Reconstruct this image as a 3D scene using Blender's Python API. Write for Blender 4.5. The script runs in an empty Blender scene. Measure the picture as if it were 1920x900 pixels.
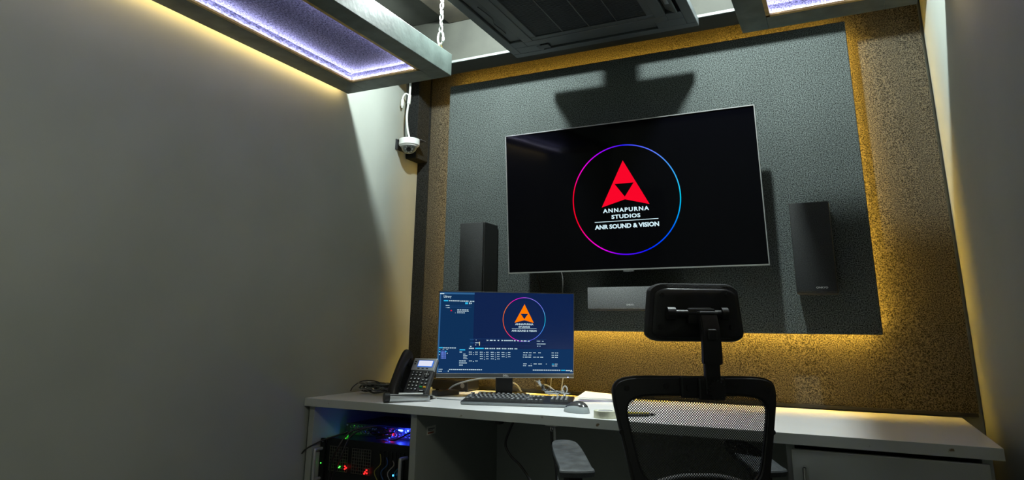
import bpy, bmesh, math, random
from mathutils import Vector, Matrix, Euler
random.seed(7)
S = bpy.context.scene
COL = S.collection
PI = math.pi

# ------------------------------------------------------------------ camera
CX_F, PITCH, YAW, ROLL = 1249.42, 0.25289917, 0.45565411, 0.01203365
cd = bpy.data.cameras.new('camera'); cam = bpy.data.objects.new('camera', cd); COL.objects.link(cam)
_f = Vector((-math.sin(YAW)*math.cos(PITCH), math.cos(YAW)*math.cos(PITCH), math.sin(PITCH)))
_r = Vector((math.cos(YAW), math.sin(YAW), 0)); _u = _r.cross(_f)
_r2 = _r*math.cos(ROLL) + _u*math.sin(ROLL); _u2 = -_r*math.sin(ROLL) + _u*math.cos(ROLL)
M = Matrix((( _r2.x, _u2.x, -_f.x, 0), (_r2.y, _u2.y, -_f.y, 0), (_r2.z, _u2.z, -_f.z, 1.03), (0, 0, 0, 1)))
cam.matrix_world = M
cd.sensor_fit = 'HORIZONTAL'; cd.sensor_width = 36; cd.lens = CX_F/1920*36
cd.shift_y = -(450-291.64)/1920; cd.clip_start = .02
S.camera = cam

# ------------------------------------------------------------------ world, lights, exposure
S.view_settings.view_transform = 'Standard'; S.view_settings.look = 'None'
S.view_settings.gamma = 1; S.view_settings.use_curve_mapping = False
S.view_settings.exposure = 0.0
w = bpy.data.worlds.new('world'); S.world = w; w.use_nodes = True
w.node_tree.nodes['Background'].inputs[0].default_value = (.5, .55, .55, 1)
w.node_tree.nodes['Background'].inputs[1].default_value = 0.02

def point(name, loc, power, col, rad):
    l = bpy.data.lights.new(name, 'POINT'); l.energy = power; l.color = col; l.shadow_soft_size = rad
    o = bpy.data.objects.new(name, l); o.location = loc; COL.objects.link(o); return o
def area(name, loc, rot, power, col, sx, sy):
    l = bpy.data.lights.new(name, 'AREA'); l.shape = 'RECTANGLE'; l.size = sx; l.size_y = sy
    l.energy = power; l.color = col
    o = bpy.data.objects.new(name, l); o.location = loc; o.rotation_euler = rot; COL.objects.link(o); return o
LAMP = (.88, 1.0, .97)
point('lamp_left', (-1.33, 2.09, 2.43), 82, LAMP, .022)      # bulbs either side of the air conditioner
point('lamp_right', (-.295, 2.09, 2.43), 82, LAMP, .022)
area('fill_room', (-.75, -.2, 2.49), (0, 0, 0), 1.5, (.97, 1.0, .80), .6, .6)   # unseen fill light added behind the camera
_d = Vector((-1, -.25, -.22)).to_track_quat('-Z', 'Y').to_euler()
area('fill_left_wall', (.33, .45, 1.95), _d, 11, (.97, 1.0, .80), .35, .35).data.spread = math.radians(142)     # unseen area light added to brighten the left wall

# ------------------------------------------------------------------ materials
def mat(name, col, rough=.5, metal=0, noise=0, nscale=8, bump=0, bscale=200, emis=None, estr=0, spec=.5, coat=0):
    m = bpy.data.materials.new(name); m.use_nodes = True
    nt = m.node_tree; b = nt.nodes['Principled BSDF']
    b.inputs['Base Color'].default_value = (*col, 1); b.inputs['Roughness'].default_value = rough
    b.inputs['Metallic'].default_value = metal; b.inputs['Specular IOR Level'].default_value = spec
    b.inputs['Coat Weight'].default_value = coat
    if emis:
        b.inputs['Emission Color'].default_value = (*emis, 1); b.inputs['Emission Strength'].default_value = estr
    if noise or bump:
        tc = nt.nodes.new('ShaderNodeTexCoord')
    if noise:
        n = nt.nodes.new('ShaderNodeTexNoise'); n.inputs['Scale'].default_value = nscale; n.inputs['Detail'].default_value = 5
        nt.links.new(tc.outputs['Object'], n.inputs['Vector'])
        r = nt.nodes.new('ShaderNodeValToRGB')
        r.color_ramp.elements[0].position = .35; r.color_ramp.elements[1].position = .65
        r.color_ramp.elements[0].color = (*[c*(1-noise) for c in col], 1)
        r.color_ramp.elements[1].color = (*[min(1, c*(1+noise)) for c in col], 1)
        nt.links.new(n.outputs['Fac'], r.inputs['Fac']); nt.links.new(r.outputs['Color'], b.inputs['Base Color'])
    if bump:
        n2 = nt.nodes.new('ShaderNodeTexNoise'); n2.inputs['Scale'].default_value = bscale; n2.inputs['Detail'].default_value = 3
        nt.links.new(tc.outputs['Object'], n2.inputs['Vector'])
        bp = nt.nodes.new('ShaderNodeBump'); bp.inputs['Strength'].default_value = bump; bp.inputs['Distance'].default_value = .004
        nt.links.new(n2.outputs['Fac'], bp.inputs['Height']); nt.links.new(bp.outputs['Normal'], b.inputs['Normal'])
    return m
def fabric(name, lo, hi, scale=170, stretch=(1, 1, 1)):
    m = bpy.data.materials.new(name); m.use_nodes = True; nt = m.node_tree; b = nt.nodes['Principled BSDF']
    b.inputs['Roughness'].default_value = .95; b.inputs['Specular IOR Level'].default_value = .15
    tc = nt.nodes.new('ShaderNodeTexCoord'); mp = nt.nodes.new('ShaderNodeMapping'); mp.inputs['Scale'].default_value = stretch
    nt.links.new(tc.outputs['Object'], mp.inputs['Vector'])
    n = nt.nodes.new('ShaderNodeTexNoise'); n.inputs['Scale'].default_value = scale; n.inputs['Detail'].default_value = 4
    n.inputs['Roughness'].default_value = .6
    nt.links.new(mp.outputs['Vector'], n.inputs['Vector'])
    r = nt.nodes.new('ShaderNodeValToRGB'); r.color_ramp.elements[0].position = .38; r.color_ramp.elements[1].position = .64
    r.color_ramp.elements[0].color = (*lo, 1); r.color_ramp.elements[1].color = (*hi, 1)
    nt.links.new(n.outputs['Fac'], r.inputs['Fac'])
    n3 = nt.nodes.new('ShaderNodeTexNoise'); n3.inputs['Scale'].default_value = 3; n3.inputs['Detail'].default_value = 3
    nt.links.new(mp.outputs['Vector'], n3.inputs['Vector'])
    mx = nt.nodes.new('ShaderNodeMixRGB'); mx.blend_type = 'MULTIPLY'; mx.inputs['Fac'].default_value = .35
    nt.links.new(r.outputs['Color'], mx.inputs['Color1']); nt.links.new(n3.outputs['Fac'], mx.inputs['Color2'])
    nt.links.new(mx.outputs['Color'], b.inputs['Base Color'])
    bp = nt.nodes.new('ShaderNodeBump'); bp.inputs['Strength'].default_value = .6; bp.inputs['Distance'].default_value = .004
    nt.links.new(n.outputs['Fac'], bp.inputs['Height']); nt.links.new(bp.outputs['Normal'], b.inputs['Normal'])
    return m
def emit(name, col, s):
    m = bpy.data.materials.new(name); m.use_nodes = True; nt = m.node_tree; nt.nodes.clear()
    e = nt.nodes.new('ShaderNodeEmission'); e.inputs[0].default_value = (*col, 1); e.inputs[1].default_value = s
    o = nt.nodes.new('ShaderNodeOutputMaterial'); nt.links.new(e.outputs[0], o.inputs[0]); return m

PAINT = mat('grey_wall_paint', (.32, .34, .31), .6, noise=.05, nscale=2.5, bump=.06, bscale=60)
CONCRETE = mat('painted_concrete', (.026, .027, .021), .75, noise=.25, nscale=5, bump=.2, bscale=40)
FLOORM = mat('dark_carpet_tile', (.05, .05, .052), .9, noise=.3, nscale=90)
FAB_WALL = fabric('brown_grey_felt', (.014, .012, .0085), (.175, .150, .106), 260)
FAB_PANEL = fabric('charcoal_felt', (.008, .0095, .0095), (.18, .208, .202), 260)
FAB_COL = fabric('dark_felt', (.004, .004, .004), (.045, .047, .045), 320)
FAB_BLUE = fabric('violet_blue_felt', (.03, .032, .07), (.23, .235, .40), 240, (1, .45, 1))
GREYWOOD = mat('grey_green_painted_wood', (.10, .13, .12), .5, noise=.22, nscale=14, bump=.15, bscale=50)
GOLDLIP = mat('bare_yellow_wood', (.55, .38, .12), .45, noise=.2, nscale=30)
LED_GOLD = emit('amber_led', (1, .62, .085), 84); LED_GOLD_DIM = emit('dim_amber_led', (1, .62, .085), 46); LED_GOLD_LOW = emit('low_amber_led', (1, .62, .085), 16)
LED_WARM = emit('warm_led', (1, .70, .28), 19)
LED_COOL = emit('cool_white_led', (.82, .82, 1.0), 115)
BLACK = mat('black_plastic', (.012, .012, .013), .38)
BLACKM = mat('matt_black_plastic', (.014, .014, .015), .45, bump=.12, bscale=500)
DARKGREY = mat('dark_grey_plastic', (.045, .047, .05), .45)
ACM = mat('charcoal_air_conditioner_plastic', (.075, .085, .09), .42)
ACDK = mat('air_conditioner_black', (.012, .014, .016), .5)
GRILLEM = mat('air_conditioner_slat', (.04, .047, .055), .5)
WHITE_LAM = mat('white_laminate', (.84, .84, .85), .35, noise=.02, nscale=3)
GREY_LAM = mat('grey_white_laminate', (.36, .385, .355), .5, noise=.04, nscale=4)
def edge_mat():
    m = mat('worn_edge_band', (.50, .53, .50), .45)
    nt = m.node_tree; b = nt.nodes['Principled BSDF']; tc = nt.nodes.new('ShaderNodeTexCoord')
    n = nt.nodes.new('ShaderNodeTexNoise'); n.inputs['Scale'].default_value = 22; n.inputs['Detail'].default_value = 4
    nt.links.new(tc.outputs['Object'], n.inputs['Vector'])
    r = nt.nodes.new('ShaderNodeValToRGB'); r.color_ramp.elements[0].position = .69; r.color_ramp.elements[1].position = .73
    r.color_ramp.elements[0].color = (.50, .53, .50, 1); r.color_ramp.elements[1].color = (.16, .11, .06, 1)
    nt.links.new(n.outputs['Fac'], r.inputs['Fac']); nt.links.new(r.outputs['Color'], b.inputs['Base Color']); return m
EDGE = edge_mat()
SILVER = mat('silver_plastic', (.50, .52, .53), .35, metal=.5)
CHROME = mat('chrome', (.75, .75, .75), .15, metal=1)
STEEL = mat('brushed_steel', (.42, .43, .44), .35, metal=1)
WHITEP = mat('white_plastic', (.80, .81, .80), .4)
WIRE_W = mat('white_cable', (.75, .77, .75), .5)
WIRE_G = mat('grey_cable', (.38, .40, .41), .4)
WIRE_B = mat('black_cable', (.010, .010, .011), .35)
SCREEN = mat('black_glass_screen', (.001, .001, .002), .06, spec=.16)
GLASS = None
def glass_mat():
    m = bpy.data.materials.new('smoked_clear_dome'); m.use_nodes = True; b = m.node_tree.nodes['Principled BSDF']
    b.inputs['Base Color'].default_value = (.85, .9, .9, 1); b.inputs['Roughness'].default_value = .03
    b.inputs['Transmission Weight'].default_value = 1; b.inputs['IOR'].default_value = 1.2
    return m
GLASS = glass_mat()
SPK = mat('black_speaker_vinyl', (.016, .016, .016), .55, noise=.3, nscale=200)
SPKG = mat('speaker_grille_cloth', (.13, .135, .135), .8, noise=.4, nscale=300, bump=.3, bscale=500)
SPKG_D = mat('black_speaker_grille_cloth', (.017, .0185, .0185), .75, noise=.5, nscale=260, bump=.3, bscale=500)
LOGO = mat('silver_lettering', (.6, .6, .6), .35, metal=.3)
PAPER = mat('white_paper', (.80, .79, .78), .7)
PAPERV = mat('printed_paper', (.50, .44, .58), .7)
TAPE = mat('cream_masking_tape', (.62, .62, .47), .6)
SERVERM = mat('black_rack_steel', (.012, .015, .015), .4, metal=.3)
GRID = mat('pale_wire_grid', (.16, .16, .13), .45, metal=.6)
FABK = mat('black_headrest_mesh', (.03, .031, .033), .8, bump=.5, bscale=350)
LED_B = emit('blue_led', (.03, .06, 1), 40); LED_R = emit('red_led', (1, .01, .01), 6); LED_G = emit('green_led', (.05, 1, .05), 5)

# ------------------------------------------------------------------ mesh helpers
def nb(): return bmesh.new()
def box(bm, x0, x1, y0, y1, z0, z1, bev=0, mx=None, seg=2):
    r = bmesh.ops.create_cube(bm, size=1); vs = r['verts']
    bmesh.ops.scale(bm, vec=(x1-x0, y1-y0, z1-z0), verts=vs)
    bmesh.ops.translate(bm, vec=((x0+x1)/2, (y0+y1)/2, (z0+z1)/2), verts=vs)
    if bev:
        es = list({e for v in vs for e in v.link_edges})
        g = bmesh.ops.bevel(bm, geom=es, offset=bev, segments=seg, affect='EDGES', profile=.5)
        vs = list({v for f in g['faces'] for v in f.verts} | {v for v in vs if v.is_valid})
    if mx is not None: bmesh.ops.transform(bm, matrix=mx, verts=vs)
    return vs
def cyl(bm, p, q, r, r2=None, seg=24, caps=True):
    p, q = Vector(p), Vector(q); d = q-p
    mx = Matrix.Translation((p+q)/2) @ d.to_track_quat('Z', 'Y').to_matrix().to_4x4()
    return bmesh.ops.create_cone(bm, cap_ends=caps, segments=seg, radius1=r, radius2=r if r2 is None else r2, depth=d.length, matrix=mx)['verts']
def sph(bm, c, r, sc=(1, 1, 1), u=24, v=14):
    return bmesh.ops.create_uvsphere(bm, u_segments=u, v_segments=v, radius=r, matrix=Matrix.Translation(c) @ Matrix.Diagonal((*sc, 1)))['verts']
def smooth_path(pts, n=8, closed=False):
    P = [Vector(p) for p in pts]; out = []
    m = len(P); rng = range(m if closed else m-1)
    for i in rng:
        if closed: a, b, c, d = P[i-1], P[i], P[(i+1) % m], P[(i+2) % m]
        else: a, b, c, d = P[max(i-1, 0)], P[i], P[i+1], P[min(i+2, m-1)]
        for k in range(n):
            t = k/n
            out.append(.5*((2*b)+(c-a)*t+(2*a-5*b+4*c-d)*t*t+(3*b-a-3*c+d)*t*t*t))
    if not closed: out.append(P[-1])
    return out
def tube(bm, pts, r, seg=8, closed=False, raw=False, n=8):
    P = [Vector(p) for p in pts] if raw else smooth_path(pts, n, closed)
    rings = []; prev = None; m = len(P)
    for i, p in enumerate(P):
        if closed: t = P[(i+1) % m]-P[i-1]
        else: t = P[min(i+1, m-1)]-P[max(i-1, 0)]
        t.normalize()
        a = prev if prev is not None else (Vector((0, 0, 1)) if abs(t.z) < .9 else Vector((1, 0, 0)))
        a = (a-t*a.dot(t)).normalized(); b = t.cross(a); prev = a
        rr = r(i/(m-1)) if callable(r) else r
        rings.append([bm.verts.new(p+a*math.cos(2*PI*k/seg)*rr+b*math.sin(2*PI*k/seg)*rr) for k in range(seg)])
    for i in range(m if closed else m-1):
        A, B = rings[i], rings[(i+1) % m]
        for k in range(seg): bm.faces.new((A[k], A[(k+1) % seg], B[(k+1) % seg], B[k]))
    if not closed: bm.faces.new(rings[0][::-1]); bm.faces.new(rings[-1])
def torus(bm, c, R, r, axis='Z', seg=28, s2=8, mx=None, sy=1):
    pts = []
    for i in range(seg):
        a = 2*PI*i/seg; x, y = R*math.cos(a), R*sy*math.sin(a)
        v = {'Z': Vector((x, y, 0)), 'X': Vector((0, x, y)), 'Y': Vector((x, 0, y))}[axis]
        if mx is not None: v = mx @ v
        pts.append(Vector(c)+v)
    tube(bm, pts, r, s2, True, True)
def poly(bm, pts, d=None):
    """flat polygon, extruded by vector d if given"""
    vs = [bm.verts.new(p) for p in pts]; f = bm.faces.new(vs)
    if d is not None:
        g = bmesh.ops.extrude_face_region(bm, geom=[f])
        nv = [e for e in g['geom'] if isinstance(e, bmesh.types.BMVert)]
        bmesh.ops.translate(bm, vec=d, verts=nv)
    return f
def rrect(w, h, r, n=6, cx=0, cz=0):
    out = []
    for sx, sz, a0 in ((1, 1, 0), (-1, 1, 90), (-1, -1, 180), (1, -1, 270)):
        for k in range(n+1):
            a = math.radians(a0+90*k/n)
            out.append((cx+sx*(w/2-r)+r*math.cos(a), cz+sz*(h/2-r)+r*math.sin(a)))
    return out
def link(name, me, m, parent=None):
    o = bpy.data.objects.new(name, me); COL.objects.link(o)
    if m is not None:
        me.materials.clear(); me.materials.append(m)
    if parent is not None: o.parent = parent
    return o
def obj(name, bm, m, parent=None, smooth=False, loc=None, recalc=True):
    if recalc: bmesh.ops.recalc_face_normals(bm, faces=bm.faces)
    me = bpy.data.meshes.new(name); bm.to_mesh(me); bm.free()
    if smooth:
        for p in me.polygons: p.use_smooth = True
        try: me.set_sharp_from_angle(angle=math.radians(40))
        except Exception: pass
    o = link(name, me, m, parent)
    if loc is not None: o.location = loc
    return o
def bx(name, dims, m, parent=None, bev=0, mx=None, smooth=False):
    b = nb(); box(b, *dims, bev=bev, mx=mx); return obj(name, b, m, parent, smooth)
def thing(name, label, cat, loc=(0, 0, 0), rz=0, group=None):
    o = bpy.data.objects.new(name, None); COL.objects.link(o); o.empty_display_size = .05
    o.location = loc; o.rotation_euler = (0, 0, rz); return tag(o, label, cat, group)
def tag(o, label, cat, group=None):
    o['label'] = label; o['category'] = cat
    if group: o['group'] = group
    return o
def struct(o): o['kind'] = 'structure'; return o
def text_mesh(s, width, height, bold=0, spacing=1.0):
    """mesh in the XZ plane (facing -Y), lower-left at origin, scaled to width x height"""
    c = bpy.data.curves.new('lettering', 'FONT'); c.body = s; c.size = 1; c.offset = bold; c.space_character = spacing; c.resolution_u = 3
    o = bpy.data.objects.new('lettering', c); COL.objects.link(o)
    bpy.context.view_layer.update()
    me = bpy.data.meshes.new_from_object(o.evaluated_get(bpy.context.evaluated_depsgraph_get()))
    bpy.data.objects.remove(o); bpy.data.curves.remove(c)
    xs = [v.co.x for v in me.vertices]; ys = [v.co.y for v in me.vertices]
    x0, x1, y0, y1 = min(xs), max(xs), min(ys), max(ys)
    for v in me.vertices:
        v.co = Vector(((v.co.x-x0)/(x1-x0)*width, 0, (v.co.y-y0)/(y1-y0)*height))
    return me
def text(s, x0, x1, z0, z1, y, m, parent, bold=0, spacing=1.0, name='lettering'):
    me = text_mesh(s, x1-x0, z1-z0, bold, spacing); me.name = name
    o = link(name, me, m, parent); o.location = (x0, y, z0); return o
def dup(o, parent, loc=None):
    c = o.copy(); COL.objects.link(c); c.parent = parent
    if loc is not None: c.location = loc
    return c

# ------------------------------------------------------------------ room shell
XL, XR, YB, ZC, YF = -1.97, .39, 2.88, 2.515, -1.6
struct(bx('floor', (XL-.1, XR+.1, YF-.1, YB+.15, -.1, 0), FLOORM))
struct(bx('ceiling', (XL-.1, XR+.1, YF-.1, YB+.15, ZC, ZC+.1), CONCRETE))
struct(bx('wall_left', (XL-.1, XL, YF-.1, YB+.15, 0, ZC), PAINT))
struct(bx('wall_right', (XR, XR+.1, YF-.1, YB+.15, 0, ZC), PAINT))
struct(bx('wall_front', (XL, XR, YF-.1, YF, 0, ZC), PAINT))
b = nb(); box(b, XL, XR, YB+.02, YB+.15, 0, ZC)
struct(obj('wall_back', b, PAINT))
# concrete beam across the top of the back wall
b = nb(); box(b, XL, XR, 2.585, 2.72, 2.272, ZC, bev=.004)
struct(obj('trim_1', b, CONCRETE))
struct(bx('trim_3', (XL, XR, 2.578, 2.5855, 2.270, 2.282), mat('pale_edge_highlight', (.16, .18, .17), .5), bev=.001))  # pale strip stands in for the highlight on the beam's lower edge
# cable trunking on the ceiling and a formwork seam
b = nb(); box(b, -1.62, -1.30, .3, 2.583, ZC-.03, ZC, bev=.003)
struct(obj('trim_2', b, mat('brown_ceiling_board', (.040, .033, .020), .8, noise=.3, nscale=9)))

# fabric lining of the back wall: two widths of felt meeting in a seam
fl = thing('felt_wall_lining', 'brown-grey felt lining stretched over the whole back wall, amber-lit around the charcoal panel', 'wall lining', (-.79, YB, .765))
def sheet(x0, x1, z0, z1, y, d, wr, seed):
    """felt sheet with faint wrinkles, thickness d towards +y"""
    b = nb(); nx, nz = int((x1-x0)/.03), int((z1-z0)/.03); V = []
    rnd = random.Random(seed); ph = [(rnd.uniform(0, 6), rnd.uniform(8, 18), rnd.uniform(1, 4)) for _ in range(4)]
    for i in range(nx+1):
        for k in range(nz+1):
            x = x0+(x1-x0)*i/nx; z = z0+(z1-z0)*k/nz
            e = min(1, min(i, nx-i)/3)
            o = sum(math.sin(p+f*x+g*z) for p, f, g in ph)/4*wr*e
            V.append(b.verts.new((x+.79, o+y-YB, z-.765)))
    for i in range(nx):
        for k in range(nz):
            j = i*(nz+1)+k; b.faces.new((V[j], V[j+nz+1], V[j+nz+2], V[j+1]))
    g = bmesh.ops.extrude_face_region(b, geom=list(b.faces))
    bmesh.ops.translate(b, vec=(0, d, 0), verts=[e for e in g['geom'] if isinstance(e, bmesh.types.BMVert)])
    return b
obj('shade_felt_sheet', sheet(XL+.001, -1.898, .765, ZC-.002, YB-.004, .016, .002, 3), FAB_COL, fl, True)['label'] = 'felt strip in the left corner, coloured dark for shade'  # dark colour stands in for the soft shade along this corner
obj('felt_sheet', sheet(-1.8975, .055, .765, ZC-.002, YB, .014, .003, 1), FAB_WALL, fl, True)
obj('felt_sheet', sheet(.0555, .378, .765, ZC-.002, YB-.003, .016, .004, 2), FAB_WALL, fl, True)
bx('bottom_batten', (XL+.80, 1.165, -.006, .012, -.012, 0), BLACKM, fl)

# fabric-covered boxed pipe in the upper left corner
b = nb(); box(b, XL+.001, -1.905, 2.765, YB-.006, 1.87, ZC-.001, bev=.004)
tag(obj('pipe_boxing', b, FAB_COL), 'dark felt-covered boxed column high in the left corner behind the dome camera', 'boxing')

# ------------------------------------------------------------------ raised charcoal panel with amber strips behind
PX0, PX1, PZ0, PZ1, PY = -1.738, .115, 1.020, 2.246, 2.802
ap = thing('acoustic_panel', 'large charcoal felt acoustic panel on the back wall behind the television', 'acoustic panel', ((PX0+PX1)/2, PY, PZ0))
hw, hh = (PX1-PX0)/2, PZ1-PZ0
bx('felt_face', (-hw, hw, 0, .026, 0, hh), FAB_PANEL, ap, bev=.004)
bx('backing_board', (-hw+.06, hw-.06, .026, .074, .06, hh-.06), BLACKM, ap)
s_ = .032
for d in ((-hw+.03, hw-.03, .028, .042, .018, .024), (-hw+.03, hw-.03, .028, .042, hh-.024, hh-.018),
          (-hw+.018, -hw+.024, .028, .042, .03, hh-.03), (hw-.024, hw-.018, .028, .042, .03, hh-.03)):
    bx('light_strip', d, LED_GOLD_LOW if d[1] < 0 else LED_GOLD_DIM if d[0] > 0 or d[4] > .5 else LED_GOLD, ap)['label'] = 'glowing amber light strip'

# ------------------------------------------------------------------ hanging ceiling frames
def hanging(name_label, x0, x1, y0, y1, ix0, ix1, iy1, side):
    z0, z1 = 2.048, 2.145; iy0 = y0+.1
    t = thing('hanging_light_frame', name_label, 'ceiling light panel', ((x0+x1)/2, y0, z0), 0, 'hanging light frames')
    cx = (x0+x1)/2; h = z1-z0
    def X(a): return a-cx
    def Y(a): return a-y0
    for d in ((X(x0), X(ix0), 0, Y(y1), 0, h), (X(ix1), X(x1), 0, Y(y1), 0, h),
              (X(ix0), X(ix1), Y(iy1), Y(y1), 0, h), (X(ix0), X(ix1), 0, Y(iy0), 0, h)):
        bx('frame_bar', d, GREYWOOD, t, bev=.002)
    b = nb(); F0 = .042
    box(b, X(ix0), X(ix1), Y(iy0), Y(iy1), F0, F0+.02)
    for d in ((X(ix0), X(ix0)+.003, Y(iy0), Y(iy1), .011, F0), (X(ix1)-.003, X(ix1), Y(iy0), Y(iy1), .011, F0), (X(ix0), X(ix1), Y(iy1)-.003, Y(iy1), .011, F0)): box(b, *d)
    obj('felt_board', b, FAB_BLUE, t)
    e = .013
    b = nb()
    for d in ((X(ix0), X(ix0)+e, Y(iy0), Y(iy1), .001, .009), (X(ix1)-e, X(ix1), Y(iy0), Y(iy1), .001, .009),
              (X(ix0), X(ix1), Y(iy1)-e, Y(iy1), .001, .009), (X(ix0), X(ix1), Y(iy0), Y(iy0)+e, .001, .009)): box(b, *d)
    obj('inner_lip', b, GOLDLIP, t)['label'] = 'bare yellow wood lip'
    for d in ((X(ix0)+.004, X(ix0)+.010, Y(iy0)+.01, Y(iy1)-.012, .0095, .0105), (X(ix0)+.012, X(ix1)-.012, Y(iy1)-.010, Y(iy1)-.004, .0095, .0105),
              (X(ix1)-.010, X(ix1)-.004, Y(iy0)+.01, Y(iy1)-.012, .0095, .0105)):
        bx('light_strip', d, LED_COOL, t)['label'] = 'cool white light strip'
    # warm strip on the outer side facing the wall
    if side < 0: d = (X(x0)-.008, X(x0)-.001, .02, Y(y1)-.005, .02, .034)
    else: d = (X(x1)+.001, X(x1)+.008, .02, Y(y1)-.12, .02, .034)
    bx('wall_light_strip', d, LED_WARM, t)['label'] = 'warm light strip facing the wall'
    return t
hanging('grey wooden light frame with violet felt hung along the left wall', -1.93, -1.385, .3, 2.24, -1.825, -1.468, 2.134, -1)
hanging('grey wooden light frame with violet felt hung at the right wall', -.228, .305, .3, 2.31, -.14, .213, 2.213, 1)

# white chains hanging the left frame
CHAINM = mat('off_white_chain', (.42, .43, .40), .45)
def chain(x, y, z, n, label):
    t = thing('hanging_chain', label, 'chain', (x, y, z))
    b = nb(); torus(b, (0, 0, .048), .017, .0042, 'Y', 22, 8, Matrix.Diagonal((.75, 1, 1.75)))
    box(b, .0085, .0175, -.005, .005, .03, .05, bev=.002)
    obj('carabiner', b, CHAINM, t, True)
    b = nb(); torus(b, (0, 0, .012), .011, .0035, 'X', 18, 8); obj('eye_screw', b, GOLDLIP, t, True)
    for k in range(n):
        b = nb(); ax = 'X' if k % 2 else 'Y'
        torus(b, (0, 0, .089+.0265*k), .0078, .0030, ax, 20, 8, Matrix.Diagonal((.9, .9, 1.9)))
        obj('link', b, CHAINM, t, True)
chain(-1.398, 2.165, 2.143, 12, 'white plastic chain holding up the left light frame at its front corner')

# ------------------------------------------------------------------ ceiling cassette air conditioner
ac = thing('air_conditioner', 'dark grey ceiling cassette air conditioner with square grille between the light frames', 'air conditioner', (-.816, 2.125, 2.21))
AW = .404
b = nb(); box(b, -.31, .31, -.31, .31, .036, ZC-2.21-.001); obj('housing', b, DARKGREY, ac)
b = nb()
# face plate: ring of four bars around the grille with louvre slots
G0 = .232
plate = [(-AW, AW, -AW, -.365), (-AW, AW, .365, AW), (-AW, -.365, -.365, .365), (.365, AW, -.365, .365),
         (-.305, .305, -.305, -.262), (-.305, .305, .262, .305), (-.305, -.262, -.262, .262), (.262, .305, -.262, .262),
         (-.365, -.25, -.365, -.305), (.25, .365, -.365, -.305), (-.365, -.25, .305, .365), (.25, .365, .305, .365),
         (-.365, -.305, -.305, -.25), (.305, .365, -.305, -.25), (-.365, -.305, .25, .305), (.305, .365, .25, .305)]
for x0, x1, y0, y1 in plate: box(b, x0, x1, y0, y1, 0, .034, bev=.0025)
obj('face_plate', b, ACM, ac)
bx('slot_back', (-.375, .375, -.375, .375, .026, .037), ACDK, ac)
for k, (dx, dy) in enumerate(((0, .335), (0, -.335), (-.335, 0), (.335, 0))):
    lx, ly = (.248, .026) if dx == 0 else (.026, .248)
    tilt = Matrix.Translation((dx, dy, .012))
    if k == 3: tilt = Matrix.Translation((dx-.005, dy, .010)) @ Matrix.Rotation(.55, 4, 'Y')
    bb = nb(); box(bb, -lx, lx, -ly, ly, -.004, .004, bev=.003, mx=tilt); obj('louvre', bb, ACM, ac)
bb = nb()
for kx in range(1): box(bb, -.262, .262, -.262, .262, .018, .026)
obj('grille_back', bb, ACDK, ac)
fr = nb()
for d in ((-.262, .262, -.262, -.235), (-.262, .262, .235, .262), (-.262, -.235, -.235, .235), (.235, .262, -.235, .235)): box(fr, *d, .002, .02, bev=.002)
grl = obj('intake_grille', fr, ACM, ac)
sl = nb()
for k in range(48):
    y = -.23+.46*(k+.5)/48; box(sl, -.235, .235, y-.0026, y+.0026, .006, .016)
obj('grille_slats', sl, GRILLEM, grl)
rb = nb()
for x in (-.115, 0.0, .115): box(rb, x-.0022, x+.0022, -.235, .235, .004, .012)
obj('grille_rib', rb, ACM, grl)
bb = nb(); box(bb, .318, .345, .09, .125, -.004, .02, bev=.004); box(bb, .322, .340, .12, .17, .0, .02, bev=.003); obj('flap_motor', bb, STEEL, ac, True)
bb = nb(); tube(bb, [(-.33, -.1, .004), (-.322, .0, .001), (-.338, .05, .003), (-.335, .1, .001), (-.34, .16, .006)], .002); obj('sensor_wire', bb, WIRE_B, ac, True)
bb = nb(); box(bb, -.27, -.215, .318, .352, -.0015, .006, bev=.001); obj('receiver_cover', bb, DARKGREY, ac)

# ------------------------------------------------------------------ television
TVW, TVH = 1.06, .609
ty, tp, tr = .013, .072, .007
tu = Vector((math.cos(ty), math.sin(ty), 0)); tn = Vector((math.sin(ty), -math.cos(ty), 0))
tv_ = Vector((0, 0, 1))*math.cos(tp)+tn*math.sin(tp)
tu2 = tu*math.cos(tr)+tv_*math.sin(tr); tv2 = -tu*math.sin(tr)+tv_*math.cos(tr); tb = tv2.cross(tu2)
tv = thing('television', 'large black wall television showing a red triangle logo in a coloured ring', 'television')
tv.matrix_world = Matrix(((tu2.x, tb.x, tv2.x, -.762), (tu2.y, tb.y, tv2.y, 2.601), (tu2.z, tb.z, tv2.z, 1.563), (0, 0, 0, 1)))
b = nb(); box(b, -TVW/2, TVW/2, .004, .022, -TVH/2, TVH/2, bev=.002); obj('back_shell', b, BLACKM, tv)
b = nb(); box(b, -.30, .30, .022, .05, -.24, .12, bev=.008); obj('rear_housing', b, BLACKM, tv)
b = nb(); e = .0035
for d in ((-TVW/2, TVW/2, -TVH/2, -TVH/2+e*1.5), (-TVW/2, TVW/2, TVH/2-e, TVH/2), (-TVW/2, -TVW/2+e, -TVH/2, TVH/2), (TVW/2-e, TVW/2, -TVH/2, TVH/2)):
    box(b, d[0], d[1], -.004, .006, d[2], d[3])
obj('bezel', b, mat('silver_bezel', (.65, .66, .66), .3, metal=.8), tv)['label'] = 'thin silver bezel'
b = nb(); box(b, -.022, .022, -.003, .005, -TVH/2-.006, -TVH/2+.001, bev=.001); obj('brand_tab', b, STEEL, tv)
scr = bx('screen', (-TVW/2+e, TVW/2-e, 0, .004, -TVH/2+e, TVH/2-e), SCREEN, tv)
b = nb()
box(b, -.12, .12, .05, .062, -.10, .10, bev=.002); box(b, -.03, .03, .062, .18, -.03, .03, bev=.004)
obj('wall_mount', b, BLACKM, tv)
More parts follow.
